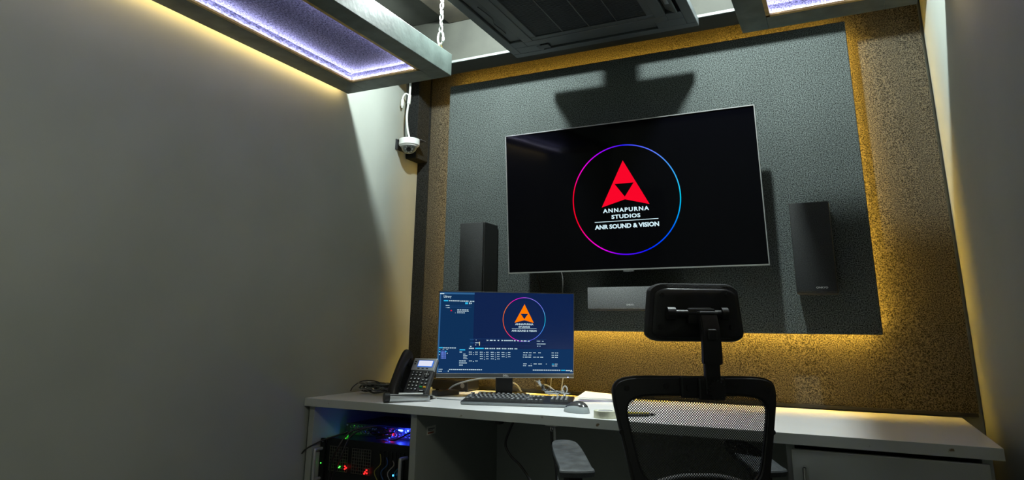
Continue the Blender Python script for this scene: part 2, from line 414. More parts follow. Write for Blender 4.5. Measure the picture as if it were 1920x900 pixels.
b = nb(); box(b, -.79-.1+.762, -.69+.762+.06, .165, .192, -.09, .09, bev=.002); obj('mount_plate', b, BLACKM, tv)

WHITE_E = emit('screen_white', (.70, .92, 1), .95)
RED_E = emit('screen_red', (.95, .002, .022), 1.0)
def ring_mat(name, stops, strength):
    m = bpy.data.materials.new(name); m.use_nodes = True; nt = m.node_tree; nt.nodes.clear()
    at = nt.nodes.new('ShaderNodeVertexColor'); at.layer_name = 'hue'
    e = nt.nodes.new('ShaderNodeEmission'); e.inputs[1].default_value = strength
    o = nt.nodes.new('ShaderNodeOutputMaterial'); nt.links.new(at.outputs[0], e.inputs[0]); nt.links.new(e.outputs[0], o.inputs[0]); return m
def ring(name, cx, cz, R, r, stops, strength, y, parent):
    """flat ring whose hue runs round with the angle (stops: degrees, colour)"""
    n = 128; b = nb(); lay = b.verts.layers.float_color.new('hue'); rows = []
    stops = sorted(stops)
    def colour(a):
        a %= 360
        s = stops+[(stops[0][0]+360, stops[0][1])]
        if a < s[0][0]: a += 360
        for (a0, c0), (a1, c1) in zip(s, s[1:]):
            if a0 <= a <= a1:
                t = (a-a0)/(a1-a0); return [c0[i]*(1-t)+c1[i]*t for i in range(3)]
    for i in range(n):
        a = 360*i/n; c = colour(a); ca, sa = math.cos(math.radians(a)), math.sin(math.radians(a)); pr = []
        for rr in (R-r, R+r):
            v = b.verts.new((cx+rr*ca, y, cz+rr*sa)); v[lay] = (*c, 1); pr.append(v)
        rows.append(pr)
    for i in range(n):
        A, B = rows[i], rows[(i+1) % n]; b.faces.new((A[0], A[1], B[1], B[0]))
    return obj(name, b, ring_mat(name, stops, strength), parent, recalc=False)
def tri_logo(sx, cx, z_top, z_bot, z_notch, hw_, ihw, iz_top, iz_bot, y, m, parent):
    """triangle with a concave foot and an inverted triangular hole"""
    b = nb()
    T, L, R, N = (cx, y, z_top), (cx-hw_, y, z_bot), (cx+hw_, y, z_bot), (cx, y, z_notch)
    A, B, C_ = (cx-ihw, y, iz_top), (cx+ihw, y, iz_top), (cx, y, iz_bot)
    vt = {k: b.verts.new(p) for k, p in dict(T=T, L=L, R=R, N=N, A=A, B=B, C=C_).items()}
    for f in ('TAB', 'TLA', 'TBR', 'LNA', 'ANC', 'NRB', 'CNB'):
        b.faces.new([vt[k] for k in f])
    return obj('logo_triangle', b, m, parent, recalc=False)
ring('logo_ring', 0.002, -.0195, .2235, .0022, [(0, (0, .62, .85)), (30, (.05, .35, .95)), (55, (.12, .2, 1)), (90, (.02, .01, 1)), (115, (.35, 0, 1)), (140, (.95, 0, .75)),
      (165, (1, 0, .03)), (205, (1, 0, .02)), (238, (.95, 0, .75)), (262, (.12, 0, 1)), (290, (0, .01, 1)), (325, (0, .12, 1))], 1.0, -.0008, scr)
tri_logo(1, .0015, .140, -.0475, -.021, .0995, .040, .045, -.010, -.0008, RED_E, scr)
text('ANNAPURNA', -.094, .098, -.0715, -.0545, -.0008, WHITE_E, scr, .035, 1.25)
text('STUDIOS', -.059, .061, -.0975, -.081, -.0008, WHITE_E, scr, .035, 1.1)
text('ANR SOUND & VISION', -.132, .134, -.1375, -.119, -.0008, WHITE_E, scr, .04)
bx('logo_rule', (-.1315, .1325, -.0008, -.0004, -.1085, -.1062), WHITE_E, scr)

# two thin cables under the television
b = nb(); tube(b, [(-1.20, 2.66, 1.30), (-1.20, 2.75, 1.2), (-1.205, 2.785, 1.08), (-1.21, 2.79, 1.03), (-1.215, 2.845, .95), (-1.22, 2.855, .753)], .003)
tag(obj('television_cable', b, WIRE_B, None, True), 'thin black cable hanging below the left end of the television', 'cable', 'television cables')
b = nb(); tube(b, [(-1.08, 2.655, 1.31), (-1.09, 2.74, 1.24), (-1.115, 2.785, 1.15), (-1.14, 2.79, 1.03), (-1.175, 2.845, .93), (-1.20, 2.855, .753)], .0022)
tag(obj('television_cable', b, WIRE_G, None, True), 'thin grey cable slanting down from the television beside the centre speaker', 'cable', 'television cables')

# ------------------------------------------------------------------ speakers
def speaker(x0, x1, z0, z1, yf, yb, label, gm, lx, lw, rz=0):
    cx, w_ = (x0+x1)/2, (x1-x0)/2
    t = thing('loudspeaker', label, 'speaker', (cx, yf, z0), rz, 'wall loudspeakers')
    bx('cabinet', (-w_, w_, .014, yb-yf-.012, 0, z1-z0), SPK, t, bev=.003)
    bx('grille', (-w_+.001, w_-.001, 0, .013, .004, z1-z0-.002), gm, t, bev=.005, smooth=True)
    bx('wall_bracket', (-.02, .02, yb-yf-.012, yb-yf, (z1-z0)*.3, (z1-z0)*.7), BLACKM, t)
    text('ONKYO', lx-lw/2, lx+lw/2, .017, .0235, -.0006, LOGO, t, .02)
speaker(-1.56, -1.437, 1.161, 1.497, 2.645, PY+.001, 'tall black bookshelf speaker on the wall left of the television', SPKG_D, -.005, .028)
speaker(-.150, -.014, 1.161, 1.492, 2.645, PY+.001, 'tall black bookshelf speaker on the wall right of the television', SPKG_D, .018, .038)
speaker(-.945, -.585, 1.104, 1.197, 2.643, PY+.001, 'low wide centre speaker under the television', SPKG, 0, .03)

# ------------------------------------------------------------------ dome camera
cc = thing('dome_camera', 'white dome security camera with clear cover on the left wall corner', 'security camera', (-1.905, 2.70, 1.92))
b = nb(); cyl(b, (0, 0, 0), (0, 0, .030), .052, .052, 40); b2 = obj('housing', b, WHITEP, cc, True)
b = nb(); cyl(b, (0, 0, -.008), (0, 0, 0), .044, .049, 40); obj('trim_ring', b, WHITEP, cc, True)
b = nb(); vs = sph(b, (0, 0, -.006), .040, (1, 1, .95), 32, 20)
bmesh.ops.delete(b, geom=[v for v in b.verts if v.co.z > -.004], context='VERTS'); obj('dome_cover', b, GLASS, cc, True)
b = nb(); sph(b, (0, 0, -.012), .026, (1, 1, .9)); obj('camera_ball', b, mat('grey_ball', (.25, .26, .26), .4), cc, True)
cdir = Vector((.45, -.72, -.5)).normalized(); c0 = Vector((0, 0, -.012))
b = nb(); cyl(b, c0+cdir*.018, c0+cdir*.030, .011, .011, 24); obj('lens', b, BLACK, cc, True)
q = cdir.to_track_quat('Z', 'Y')
for k in range(8):
    a = 2*PI*k/8; off = q @ Vector((math.cos(a)*.0165, math.sin(a)*.0165, .0205))
    b = nb(); sph(b, c0+off, .0026, u=10, v=6); obj('infrared_lamp', b, WHITEP, cc)
b = nb(); box(b, -.064, .04, -.02, .064, .030, .034); box(b, -.064, -.060, -.03, .06, -.02, .034); box(b, .02, .058, .02, .064, .026, .032, bev=.002)
obj('bracket', b, DARKGREY, cc)
cb = thing('camera_cable', 'white cable with a loose plug running from the dome camera up to the ceiling', 'cable', (-1.905, 2.70, 1.955))
b = nb(); tube(b, [(0, 0, 0), (-.012, -.004, .05), (-.02, -.006, .12), (-.012, -.01, .18), (-.008, -.006, .26), (-.006, -.012, .40), (-.006, -.012, ZC-1.956)], .0055, 10); obj('cable', b, WIRE_W, cb, True)
b = nb(); cyl(b, (-.0105, -.009, .185), (-.0085, -.007, .235), .009, .008); obj('junction', b, WIRE_W, cb, True)
b = nb(); tube(b, [(-.009, -.008, .23), (-.028, -.012, .243), (-.043, -.014, .228), (-.046, -.014, .208)], .0045); obj('pigtail', b, WIRE_W, cb, True)
b = nb(); cyl(b, (-.046, -.014, .212), (-.047, -.014, .178), .0075); cyl(b, (-.047, -.014, .178), (-.047, -.014, .168), .004); obj('plug', b, WIRE_W, cb, True)

# ------------------------------------------------------------------ desk: worktop and the two cabinets
wt = thing('worktop', 'long white laminate worktop with worn front edge along the back wall', 'worktop', (-.82, 2.17, .72))
bx('top_surface', (-1.148, 1.145, .002, .69, 0, .03), WHITE_LAM, wt, bev=.0015)
bx('edge_band', (-1.148, 1.145, -.001, .0018, .0005, .0295), EDGE, wt)
lc = thing('open_cabinet', 'open white cabinet under the left end of the worktop holding the rack server', 'cabinet', (-1.70, 2.19, 0))
for d in ((-.258, -.232, 0, .66, 0, .7195), (.226, .252, 0, .66, 0, .7195)): bx('side_panel', d, GREY_LAM, lc, bev=.001)
bx('shelf', (-.2315, .2255, .01, .64, .40, .42), GREY_LAM, lc); bx('back_panel', (-.2315, .2255, .645, .66, 0, .7195), GREY_LAM, lc)
bx('plinth', (-.2315, .2255, .03, .05, 0, .08), GREY_LAM, lc)
st = thing('asset_sticker', 'small white printed sticker on the right side of the open cabinet', 'sticker', (-1.4475, 2.29, .638))
STK = mat('sticker_paper', (.85, .85, .76), .6)
bx('label_paper', (0, .0006, -.03, .03, 0, .03), STK, st)
b = nb(); box(b, .0006, .001, -.024, .022, .019, .022); box(b, .0006, .001, -.024, .010, .014, .016); obj('print', b, BLACKM, st)
b = nb(); box(b, .0006, .001, -.024, .016, .004, .009); obj('print', b, mat('orange_print', (.5, .16, .08), .6), st)
rc = thing('door_cabinet', 'white cabinet with a single door under the right end of the worktop', 'cabinet', (.055, 2.19, 0))
for d in ((-.245, -.222, .0, .66, 0, .7195), (.223, .246, .0, .66, 0, .7195)): bx('side_panel', d, GREY_LAM, rc, bev=.001)
bx('back_panel', (-.2215, .2225, .645, .66, 0, .7195), GREY_LAM, rc)
bx('shelf', (-.2215, .2225, .03, .64, .36, .38), GREY_LAM, rc); bx('plinth', (-.2215, .2225, .03, .05, 0, .07), GREY_LAM, rc)
dr = bx('door', (-.230, .236, -.020, -.001, .075, .708), GREY_LAM, rc, bev=.0015)
b = nb(); tube(b, [(-.198, -.021, .665), (-.198, -.046, .663), (-.198, -.05, .655), (-.198, -.05, .55), (-.198, -.046, .542), (-.198, -.021, .54)], .0055, 12, n=5); obj('handle', b, CHROME, dr, True)['label'] = 'slim chrome bar handle'
b = nb(); box(b, -1.447, -.191, 2.835, 2.853, .0, .7195)
tag(obj('modesty_panel', b, GREY_LAM), 'dark grey board closing the knee space under the worktop', 'panel')

# ------------------------------------------------------------------ server and patch unit in the open cabinet
sv = thing('rack_server', 'black rack server with wire fan grids and steel handles in the open cabinet', 'server', (-1.703, 2.235, .42))
bx('chassis', (-.205, .205, .012, .52, 0, .178), SERVERM, sv, bev=.002)
for d in ((-.225, -.206, 0, .011, 0, .176), (.206, .223, 0, .011, 0, .176)): bx('rack_ear', d, SERVERM, sv, bev=.001)
for z in (.165, .14, .03, .012):
    for x in (-.214, .213): b = nb(); cyl(b, (x, -.001, z), (x, .004, z), .004, seg=12); obj('rack_screw', b, STEEL, sv)
for x in (-.218, .186):
    b = nb(); tube(b, [(x, .004, .138), (x, -.03, .138), (x-.004*0, -.038, .13), (x, -.038, .04), (x, -.03, .03), (x, .004, .03)], .0065, 10, n=5); obj('handle', b, SILVER, sv, True)
for cx_ in (-.135, -.025):
    b = nb()
    for k in range(9):
        o_ = -.044+.088*k/8
        cyl(b, (cx_+o_, .006, .062), (cx_+o_, .006, .15), .0011, seg=6); cyl(b, (cx_-.044, .004, .106+o_), (cx_+.044, .004, .106+o_), .0011, seg=6)
    g = obj('fan_grid', b, GRID, sv)
    b = nb(); cyl(b, (cx_, .0105, .106), (cx_, .0095, .106), .016)
    for k in range(7):
        a = 2*PI*k/7
        box(b, -.0075, .0075, -.0008, .0008, .014, .042, mx=Matrix.Translation((cx_, .0098, .106)) @ Matrix.Rotation(a, 4, 'Y') @ Matrix.Rotation(.4, 4, 'Z'))
    obj('fan_blades', b, BLACK, sv)
b = nb()
for k in range(7): box(b, .055+.018*k, .062+.018*k, .008, .013, .03, .15)
obj('card_bracket', b, SERVERM, sv)
for k, (mcol) in enumerate(((.25, .22, .03), (.03, .09, .2), (.3, .27, .2), (.02, .2, .25))):
    b = nb(); x = .06+.03*k
    tube(b, [(x, .01, .14-.01*k), (x+.02, -.012, .11), (x-.004, -.015, .08), (x+.012, -.006, .04), (x, .01, .02)], .0018, 6); obj('patch_lead', b, mat('lead_colour', mcol, .5), sv, True)
for x, z in ((-.098, .073), (-.092, .078), (-.098, .083), (.0, .072), (.006, .079), (-.004, .066), (.008, .068)): bx('status_light', (x-.0022, x+.0022, .001, .004, z-.002, z+.002), LED_R, sv)['label'] = 'red status light'
for x, z in ((-.126, .076), (-.122, .08), (-.216, .085)): bx('status_light', (x-.0016, x+.0016, -.001, .003, z-.0016, z+.0016), LED_G, sv)['label'] = 'green status light'
bx('status_light', (.128, .132, .0, .004, .07, .075), emit('cyan_led', (.05, .5, 1), 5), sv)['label'] = 'blue status light'

pu = thing('patch_unit', 'slim rack unit with a row of round sockets lying on the rack server', 'audio unit', (-1.692, 2.35, .5985))
bx('case', (-.19, .19, .008, .25, 0, .044), SERVERM, pu)
b = nb(); box(b, -.207, .203, 0, .008, 0, .044, bev=.001); obj('front_panel', b, mat('grey_rack_panel', (.06, .062, .062), .4, metal=.4), pu)
b = nb()
for k in range(22):
    for r_ in range(2):
        x = -.178+.355*k/21; z = .014+.017*r_; torus(b, (x, -.001, z), .0055, .0014, 'Y', 10, 5)
obj('socket_row', b, STEEL, pu)
for x in (-.2, .197):
    for z in (.008, .036): b = nb(); cyl(b, (x, -.001, z), (x, .002, z), .004, seg=10); obj('rack_screw', b, CHROME, pu)
for d in ((.055, .075, -.004, .0, .030, .036), (.098, .103, -.004, 0, .032, .036), (.018, .023, -.012, -.006, .003, .007)): bx('indicator', d, LED_B, pu, bev=.001)['label'] = 'bright blue indicator light'
for d in ((-.018, -.002, -.004, -.001, .033, .037), (.004, .022, -.004, -.001, .036, .040), (.024, .032, -.006, -.002, .012, .022)): bx('indicator', d, LED_R, pu)['label'] = 'red indicator light'
b = nb(); sph(b, (-.172, -.03, .004), .003, u=10, v=6); obj('indicator', b, LED_G, pu)['label'] = 'green indicator light'
point('blue_indicator_glow', (-1.61, 2.325, .630), .32, (.02, .05, 1), .006)
point('blue_indicator_glow', (-1.68, 2.33, .615), .10, (.02, .05, 1), .006)
point('red_indicator_glow', (-1.655, 2.30, 0.62), .02, (1, .02, .02), .004)
point('green_indicator_glow', (-1.868, 2.31, 0.612), .008, (.1, 1, .05), .003)

def cable(pts, r, m, label, group, name='cable', cat='cable'):
    b = nb(); tube(b, pts, r); o = obj(name, b, m, None, True); return tag(o, label, cat, group)
cable([(-1.66, 2.33, .635), (-1.72, 2.28, .646), (-1.78, 2.232, .63), (-1.80, 2.19, .58), (-1.825, 2.185, .52), (-1.83, 2.185, .425), (-1.83, 2.15, .3)], .004, WIRE_B, 'black cable drooping down the server front, nearer the left fan grid', 'server cables')
cable([(-1.63, 2.335, .64), (-1.70, 2.27, .65), (-1.765, 2.222, .62), (-1.78, 2.185, .55), (-1.808, 2.18, .48), (-1.81, 2.18, .42), (-1.81, 2.15, .3)], .004, WIRE_B, 'black cable drooping down the server front, nearer the middle fan grid', 'server cables')
cable([(-1.62, 2.345, .625), (-1.68, 2.315, .645), (-1.76, 2.29, .64), (-1.84, 2.255, .615), (-1.90, 2.215, .592), (-1.945, 2.18, .565), (-1.962, 2.17, .545)], .0028, WIRE_B, 'thin black cable running from the socket unit out past the left cabinet side', 'server cables')
cable([(-1.64, 2.29, .604), (-1.60, 2.28, .608), (-1.56, 2.30, .63), (-1.52, 2.335, .646), (-1.50, 2.42, .646)], .003, WIRE_B, 'thin black cable crossing the slim socket unit at its right end', 'server cables')
b = nb()
rnd = random.Random(5)
for k in range(7):
    a0 = rnd.uniform(0, 6); cxx, cyy = -1.69+rnd.uniform(-.03, .03), 2.30+rnd.uniform(-.012, .012)
    tube(b, [(cxx+.038*math.cos(a0+q*1.1), cyy+.014*math.sin(a0+q*1.1), .605+.006*q+.004*rnd.random()) for q in range(6)], .0032, 6)
tag(obj('cable_tangle', b, WIRE_B, None, True), 'tangle of black cables in blue and red light on top of the rack server', 'cables')

# ------------------------------------------------------------------ desktop monitor
MW, MH, MYAW, MP = .58, .351, .587, .083
mc = Vector((-1.294, 2.61, 1.002))
mon = thing('monitor', 'black desktop monitor with a dark blue editing screen and orange triangle logo', 'monitor', (mc.x, mc.y, .75), MYAW)
mxm = Matrix.Translation((0, 0, mc.z-.75)) @ Matrix.Rotation(MP, 4, 'X')     # panel, tilted
pn = bpy.data.objects
b = nb(); box(b, -MW/2, MW/2, .003, .022, -MH/2, MH/2, bev=.003, mx=mxm); box(b, -.18, .18, .022, .05, -.12, .10, bev=.01, mx=mxm); obj('back_shell', b, BLACK, mon)
b = nb(); e = .0028
for d in ((-MW/2, MW/2, MH/2-e, MH/2), (-MW/2, -MW/2+e, -MH/2, MH/2), (MW/2-e, MW/2, -MH/2, MH/2)): box(b, d[0], d[1], -.002, .004, d[2], d[3], mx=mxm)
obj('bezel', b, mat('graphite_bezel', (.16, .17, .17), .35, metal=.5), mon)
b = nb(); box(b, -MW/2, MW/2, -.003, .004, -MH/2, -.1575, bev=.001, mx=mxm)
chin = obj('chin', b, mat('graphite_chin', (.10, .105, .105), .4, metal=.4), mon)
b = nb(); box(b, -MW/2, MW/2, -.0036, -.0005, -.1592, -.1572, mx=mxm); box(b, -MW/2, MW/2, -.0036, -.0005, -MH/2, -MH/2+.002, mx=mxm); obj('chin_edge', b, SILVER, chin)
o = text('DELL', -.012, .012, 0, .0075, 0, emit('logo_white', (.75, .75, .75), .5), chin, .03); o.data.materials.clear(); o.data.materials.append(mat('white_logo', (.8, .8, .8), .4))
o.matrix_local = mxm @ Matrix.Translation((-.012, -.0034, -.1695))
b = nb(); box(b, .262, .267, -.0036, -.002, -.1735, -.1705, mx=mxm); obj('power_light', b, emit('pale_blue_led', (.4, .5, 1), 3), chin)
def lcd():
    m = bpy.data.materials.new('lit_blue_desktop'); m.use_nodes = True; nt = m.node_tree; b_ = nt.nodes['Principled BSDF']
    b_.inputs['Base Color'].default_value = (.003, .003, .004, 1); b_.inputs['Roughness'].default_value = .25
    b_.inputs['Emission Color'].default_value = (.002, .013, .068, 1); b_.inputs['Emission Strength'].default_value = 1
    return m
b = nb(); box(b, -MW/2+e, MW/2-e, 0, .003, -.1575, MH/2-e, mx=mxm); ms = obj('screen', b, lcd(), mon)
def ui(dims, m, name='screen_panel', y=-.0006):
    bb = nb(); box(bb, dims[0], dims[1], y, y+.0003, dims[2], dims[3], mx=mxm); return obj(name, bb, m, ms)
U_PANEL = emit('ui_side_blue', (.005, .030, .095), 1); U_EDGE = emit('ui_edge_blue', (.03, .12, .28), 1); U_LOW = emit('ui_lower_blue', (.006, .032, .105), 1)
U_W = emit('ui_white', (.55, .72, .80), 1); U_C = emit('ui_cyan', (.03, .50, .85), 1); U_DIM = emit('ui_dim_blue', (.03, .12, .33), 1); U_GRID = emit('ui_grid_blue', (.16, .26, .85), 1)
U_DK = emit('ui_dark_line', (.003, .012, .05), 1)
ui((-.2865, -.141, -.060, .1725), U_PANEL); ui((-.2870, -.2815, -.155, .168), U_EDGE, y=-.0008); ui((-.2815, -.141, .163, .170), U_EDGE, y=-.0008)
ui((-.281, .287, -.1570, -.058), U_LOW)
def utext(s, x0, x1, z0, z1, m, bold=.015, sp=1.0):
    o = text(s, x0, x1, z0, z1, 0, m, ms, bold, sp, 'screen_text'); o.matrix_local = mxm @ Matrix.Translation((x0, -.001, z0)); return o
# CRT-less conversion helper: picture coordinates of the interface (1260 x 900) to panel coordinates
def cu(x, y): return (-.2875+(x-68+(y-84)*.042)/1132*.5775+.0, .168-(y-84)/676*.324-(x-68)/1132*.0015)
def bars(rows, m):
    bb = nb()
    for x0, x1, y, h in rows:
        p = cu(x0, y+h); q = cu(x1, y); box(bb, p[0], q[0], -.0011, -.0008, p[1], q[1], mx=mxm)
    return obj('screen_text', bb, m, ms)
def words(x0, x1, y, h, n, r):
    """a line of n illegible little words"""
    out = []; W = (x1-x0)/n
    for k in range(n): out.append((x0+W*k, x0+W*k+W*r.uniform(.68, .86), y, h))
    return out
R_ = random.Random(11); wr = []
p = cu(100, 127); q = cu(164, 104); utext('Library', p[0], q[0], p[1]-.002, q[1], U_W)
wr += [(69, 104, 88, 7)]
wr += words(143, 232, 147, 8, 6, R_)+words(236, 308, 148, 8, 5, R_)+words(314, 354, 149, 8, 3, R_)+[(308, 318, 163, 14), (322, 330, 165, 10)]
wr += [(115, 146, 189, 5), (117, 121, 208, 5), (128, 148, 208, 6)]+words(210, 306, 224, 8, 5, R_)+words(210, 308, 237, 6, 6, R_)+words(210, 276, 250, 6, 4, R_)
wr += [(192, 196, 252, 4)]
wr += [(360, 366, 480, 5), (449, 452, 478, 12), (455, 464, 480, 8), (476, 500, 480, 8), (508, 524, 480, 8), (540, 554, 480, 8), (572, 584, 480, 8)]+words(592, 668, 480, 8, 8, R_)
wr += [(676, 690, 481, 8), (704, 716, 481, 8), (734, 750, 482, 8), (758, 782, 482, 8), (792, 808, 483, 8)]+words(868, 898, 483, 5, 3, R_)+[(912, 926, 484, 5)]+words(868, 942, 506, 7, 9, R_)+[(870, 880, 526, 5), (890, 898, 526, 5)]
wr += [(312, 324, 534, 6), (356, 362, 521, 6)]+words(356, 388, 503, 6, 4, R_)
for s, x0, x1 in (('CHANNELS', 303, 348), ('TRIM', 434, 466), ('BALANCE', 472, 522), ('ZONES', 530, 566), ('CURVES', 574, 616), ('TEXTURE', 624, 672), ('AUX', 680, 706)):
    p = cu(x0, 559); q = cu(x1, 549); wr += words(x0, x1, 549, 9, max(2, len(s)//2), R_)
for row, y in enumerate((582, 600, 618, 637)):
    for x0 in ((302, 392, 482, 572) if row < 2 else (392, 482, 572) if row == 2 else (392, 482)):
        wr += words(x0, x0+26, y, 6, 2, R_)+[(x0+34, x0+42, y+5, 4)]+words(x0+52, x0+74, y, 6, 2, R_)
wr += words(302, 328, 656, 6, 2, R_)+[(334, 342, 661, 4)]+words(354, 376, 656, 6, 2, R_)
for y, xs in ((582, ((752, 794), (800, 824), (836, 858), (878, 902), (990, 1012), (1020, 1050))), (602, ((750, 788), (796, 822), (990, 1012), (1018, 1046))),
              (620, ((748, 758), (764, 822), (836, 858), (864, 886), (894, 920), (990, 1012), (1018, 1044))), (677, ((750, 782), (814, 818), (836, 914), (940, 948), (1014, 1040))), (693, ((748, 776), (792, 828), (990, 1038)))):
    for x0, x1 in xs: wr += words(x0, x1, y, 6, 2 if x1-x0 > 14 else 1, R_)
wr += words(256, 276, 600, 5, 2, R_)+words(256, 292, 613, 5, 3, R_)+words(256, 284, 626, 5, 3, R_)+words(256, 292, 638, 5, 3, R_)+words(222, 280, 656, 7, 3, R_)+words(222, 288, 673, 7, 4, R_)+words(222, 256, 691, 7, 2, R_)+words(226, 250, 582, 7, 2, R_)
wr += words(92, 200, 548, 7, 6, R_)+words(62, 70, 562, 4, 1, R_)+words(88, 104, 562, 4, 2, R_)+words(118, 134, 562, 4, 2, R_)+[(58, 66, 606, 6), (122, 130, 594, 6)]
wr += words(140, 412, 728, 8, 17, R_)+words(828, 1062, 728, 8, 15, R_)+words(1106, 1164, 730, 8, 3, R_)+words(56, 90, 728, 5, 3, R_)+words(54, 84, 744, 6, 3, R_)+[(130, 136, 740, 12)]+words(1142, 1172, 743, 4, 3, R_)
bars(wr, U_W)
bars([(100, 136, 145, 11), (276, 300, 163, 15), (354, 425, 548, 10), (226, 272, 562, 9), (58, 90, 546, 9), (58, 70, 578, 10), (108, 120, 578, 8), (990, 1008, 677, 7), (1066, 1102, 728, 8), (38, 50, 690, 12)], U_C)
bars([(148, 326, 204, 2), (146, 330, 190, 1), (312, 346, 480, 3), (314, 350, 506, 3), (90, 128, 746, 2)], U_DIM)
bars([(74+11*k, 81+11*k, 576+10*j, 7) for k in range(4) for j in range(7)], U_GRID)
bars([(388, 394, 498, 32)], emit('ui_yellow', (.8, .75, .4), 1)); bars([(398, 862, 500, 1), (398, 862, 528, 1), (310, 950, 472, 1)], U_DIM)
def on_mon(o): o.matrix_local = mxm; return o
on_mon(ring('logo_ring', .0735, .063, .0905, .0011, [(0, (0, .65, .85)), (35, (.22, .22, 1)), (60, (.25, .25, 1)), (85, (.45, .12, 1)), (105, (.85, 0, .9)), (125, (1, 0, .45)), (145, (1, .22, .02)), (180, (1, .16, 0)), (210, (1, .08, .02)),
        (235, (1, 0, .35)), (258, (.5, 0, .9)), (275, (.04, .06, .7)), (300, (.15, .15, .9)), (335, (.05, .35, 1))], .95, -.0009, ms))
on_mon(tri_logo(1, .0737, .1265, .0490, .0600, .0415, .0160, .0865, .0640, -.0011, emit('screen_orange', (1, .20, 0), 1), ms))
for s, x0, x1, z0, z1 in (('ANNAPURNA', .035, .1135, .0390, .0470), ('STUDIOS', .0500, .0985, .0285, .0362), ('ANR SOUND & VISION', .0205, .1275, .0125, .0205)):
    utext(s, x0, x1, z0, z1, U_W, .03)
b = nb(); box(b, .021, .1275, -.0011, -.0008, .0250, .0262, mx=mxm); obj('logo_rule', b, U_W, ms)
b = nb(); poly(b, [mxm @ Vector(p) for p in ((-.241, -.001, .0935), (-.233, -.001, .0935), (-.237, -.001, .099))]); obj('thumbnail_logo', b, RED_E, ms)
b = nb(); box(b, -.036, .036, .055, .072, .01, .26, bev=.003); box(b, -.05, .05, .04, .057, .19, .30, bev=.004); obj('stand_column', b, BLACK, mon)
b = nb(); box(b, -.10, .10, -.005, .15, 0, .011, bev=.004); obj('stand_base', b, BLACK, mon)

# ------------------------------------------------------------------ keyboard and mouse
kb = thing('keyboard', 'black full-size computer keyboard with white legends in front of the monitor', 'keyboard', (-1.128, 2.352, .7502), math.radians(16))
kt = Matrix.Rotation(.10, 4, 'X')
b = nb(); box(b, -.208, .208, 0, .150, .001, .012, bev=.004, mx=kt)
obj('case', b, BLACK, kb)
b = nb(); box(b, -.206, .206, -.006, .006, .0005, .010, bev=.004, mx=kt); obj('front_edge', b, mat('grey_keyboard_edge', (.20, .22, .23), .35), kb)
for d in ((-.19, -.16, .12, .145, 0, .014), (.16, .19, .12, .145, 0, .014)): bx('foot', d, BLACK, kb)
KEYM = mat('black_key', (.075, .078, .082), .35)
LEG = mat('key_legend', (.65, .66, .66), .5)
key_me = {}
def key(x, y, w_, d_=.0155):
    k = round(w_, 4)
    if k not in key_me:
        bb = nb(); vs = box(bb, -w_/2, w_/2, -d_/2, d_/2, 0, .008)
        for v in bb.verts:
            if v.co.z > .004: v.co.x *= 1-.004/w_; v.co.y *= .78
        box(bb, -.0042, .0022, -.0022, .0040, .0080, .0083)
        bb.faces.ensure_lookup_table()
        me = bpy.data.meshes.new('key'); bb.to_mesh(me); bb.free(); me.materials.append(KEYM); me.materials.append(LEG)
        for f in me.polygons:
            if f.index >= 6: f.material_index = 1
        key_me[k] = me
    o = bpy.data.objects.new('key', key_me[k]); COL.objects.link(o); o.parent = kb
    o.matrix_local = kt @ Matrix.Translation((x, y, .012))
u_ = .0172
rows = [([1]*13+[2], .116), ([1.5]+[1]*12+[1.5], .098), ([1.75]+[1]*11+[2.25], .080), ([2.25]+[1]*10+[2.75], .062), ([1.25]*3+[6.25]+[1.25]*4, .044)]
for ws, y in rows:
    x = -.198
    for w_ in ws: key(x+w_*u_/2, y-.012, w_*u_-.0014); x += w_*u_
for k in range(12): key(-.198+u_*(.5+k*1.1+ (0 if k == 0 else .55)), .128, u_-.0016)
for r_, y in enumerate((.104, .086)):
    for k in range(3): key(.0665+u_*k-.008, y, u_-.0016)
for k in range(3): key(.0585+u_*k, .032, u_-.0016)
for r_ in range(4):
    for k in range(4): key(.122+u_*(k+.5)+.002, .104-.018*r_, u_-.0016)
ms_ = thing('mouse', 'black and grey computer mouse beside the keyboard', 'mouse', (-.868, 2.30, .7502), math.radians(70))
def mouse_shape(sc, zcut, zadd):
    b = nb(); sph(b, (0, 0, 0), 1, u=32, v=20)
    for v in b.verts:
        x, y, z = v.co; v.co = Vector((x*.031*sc*(1-.12*y), y*.053*sc, max(z, 0)*.033*(1-.25*y)*sc+zadd))
    return b
b = mouse_shape(1, 0, .001); obj('base_shell', b, mat('grey_mouse_plastic', (.33, .37, .38), .4), ms_, True)
b = mouse_shape(1.0, 0, .0022)
for v in b.verts: v.co.x *= .93; v.co.z = v.co.z*1.05
bmesh.ops.delete(b, geom=[v for v in b.verts if v.co.z < .0125+.10*max(0, -v.co.y)], context='VERTS'); obj('top_shell', b, mat('gloss_graphite', (.05, .05, .052), .22), ms_, True)
b = nb(); cyl(b, (-.004, .026, .024), (.004, .026, .024), .007); obj('scroll_wheel', b, BLACK, ms_, True)

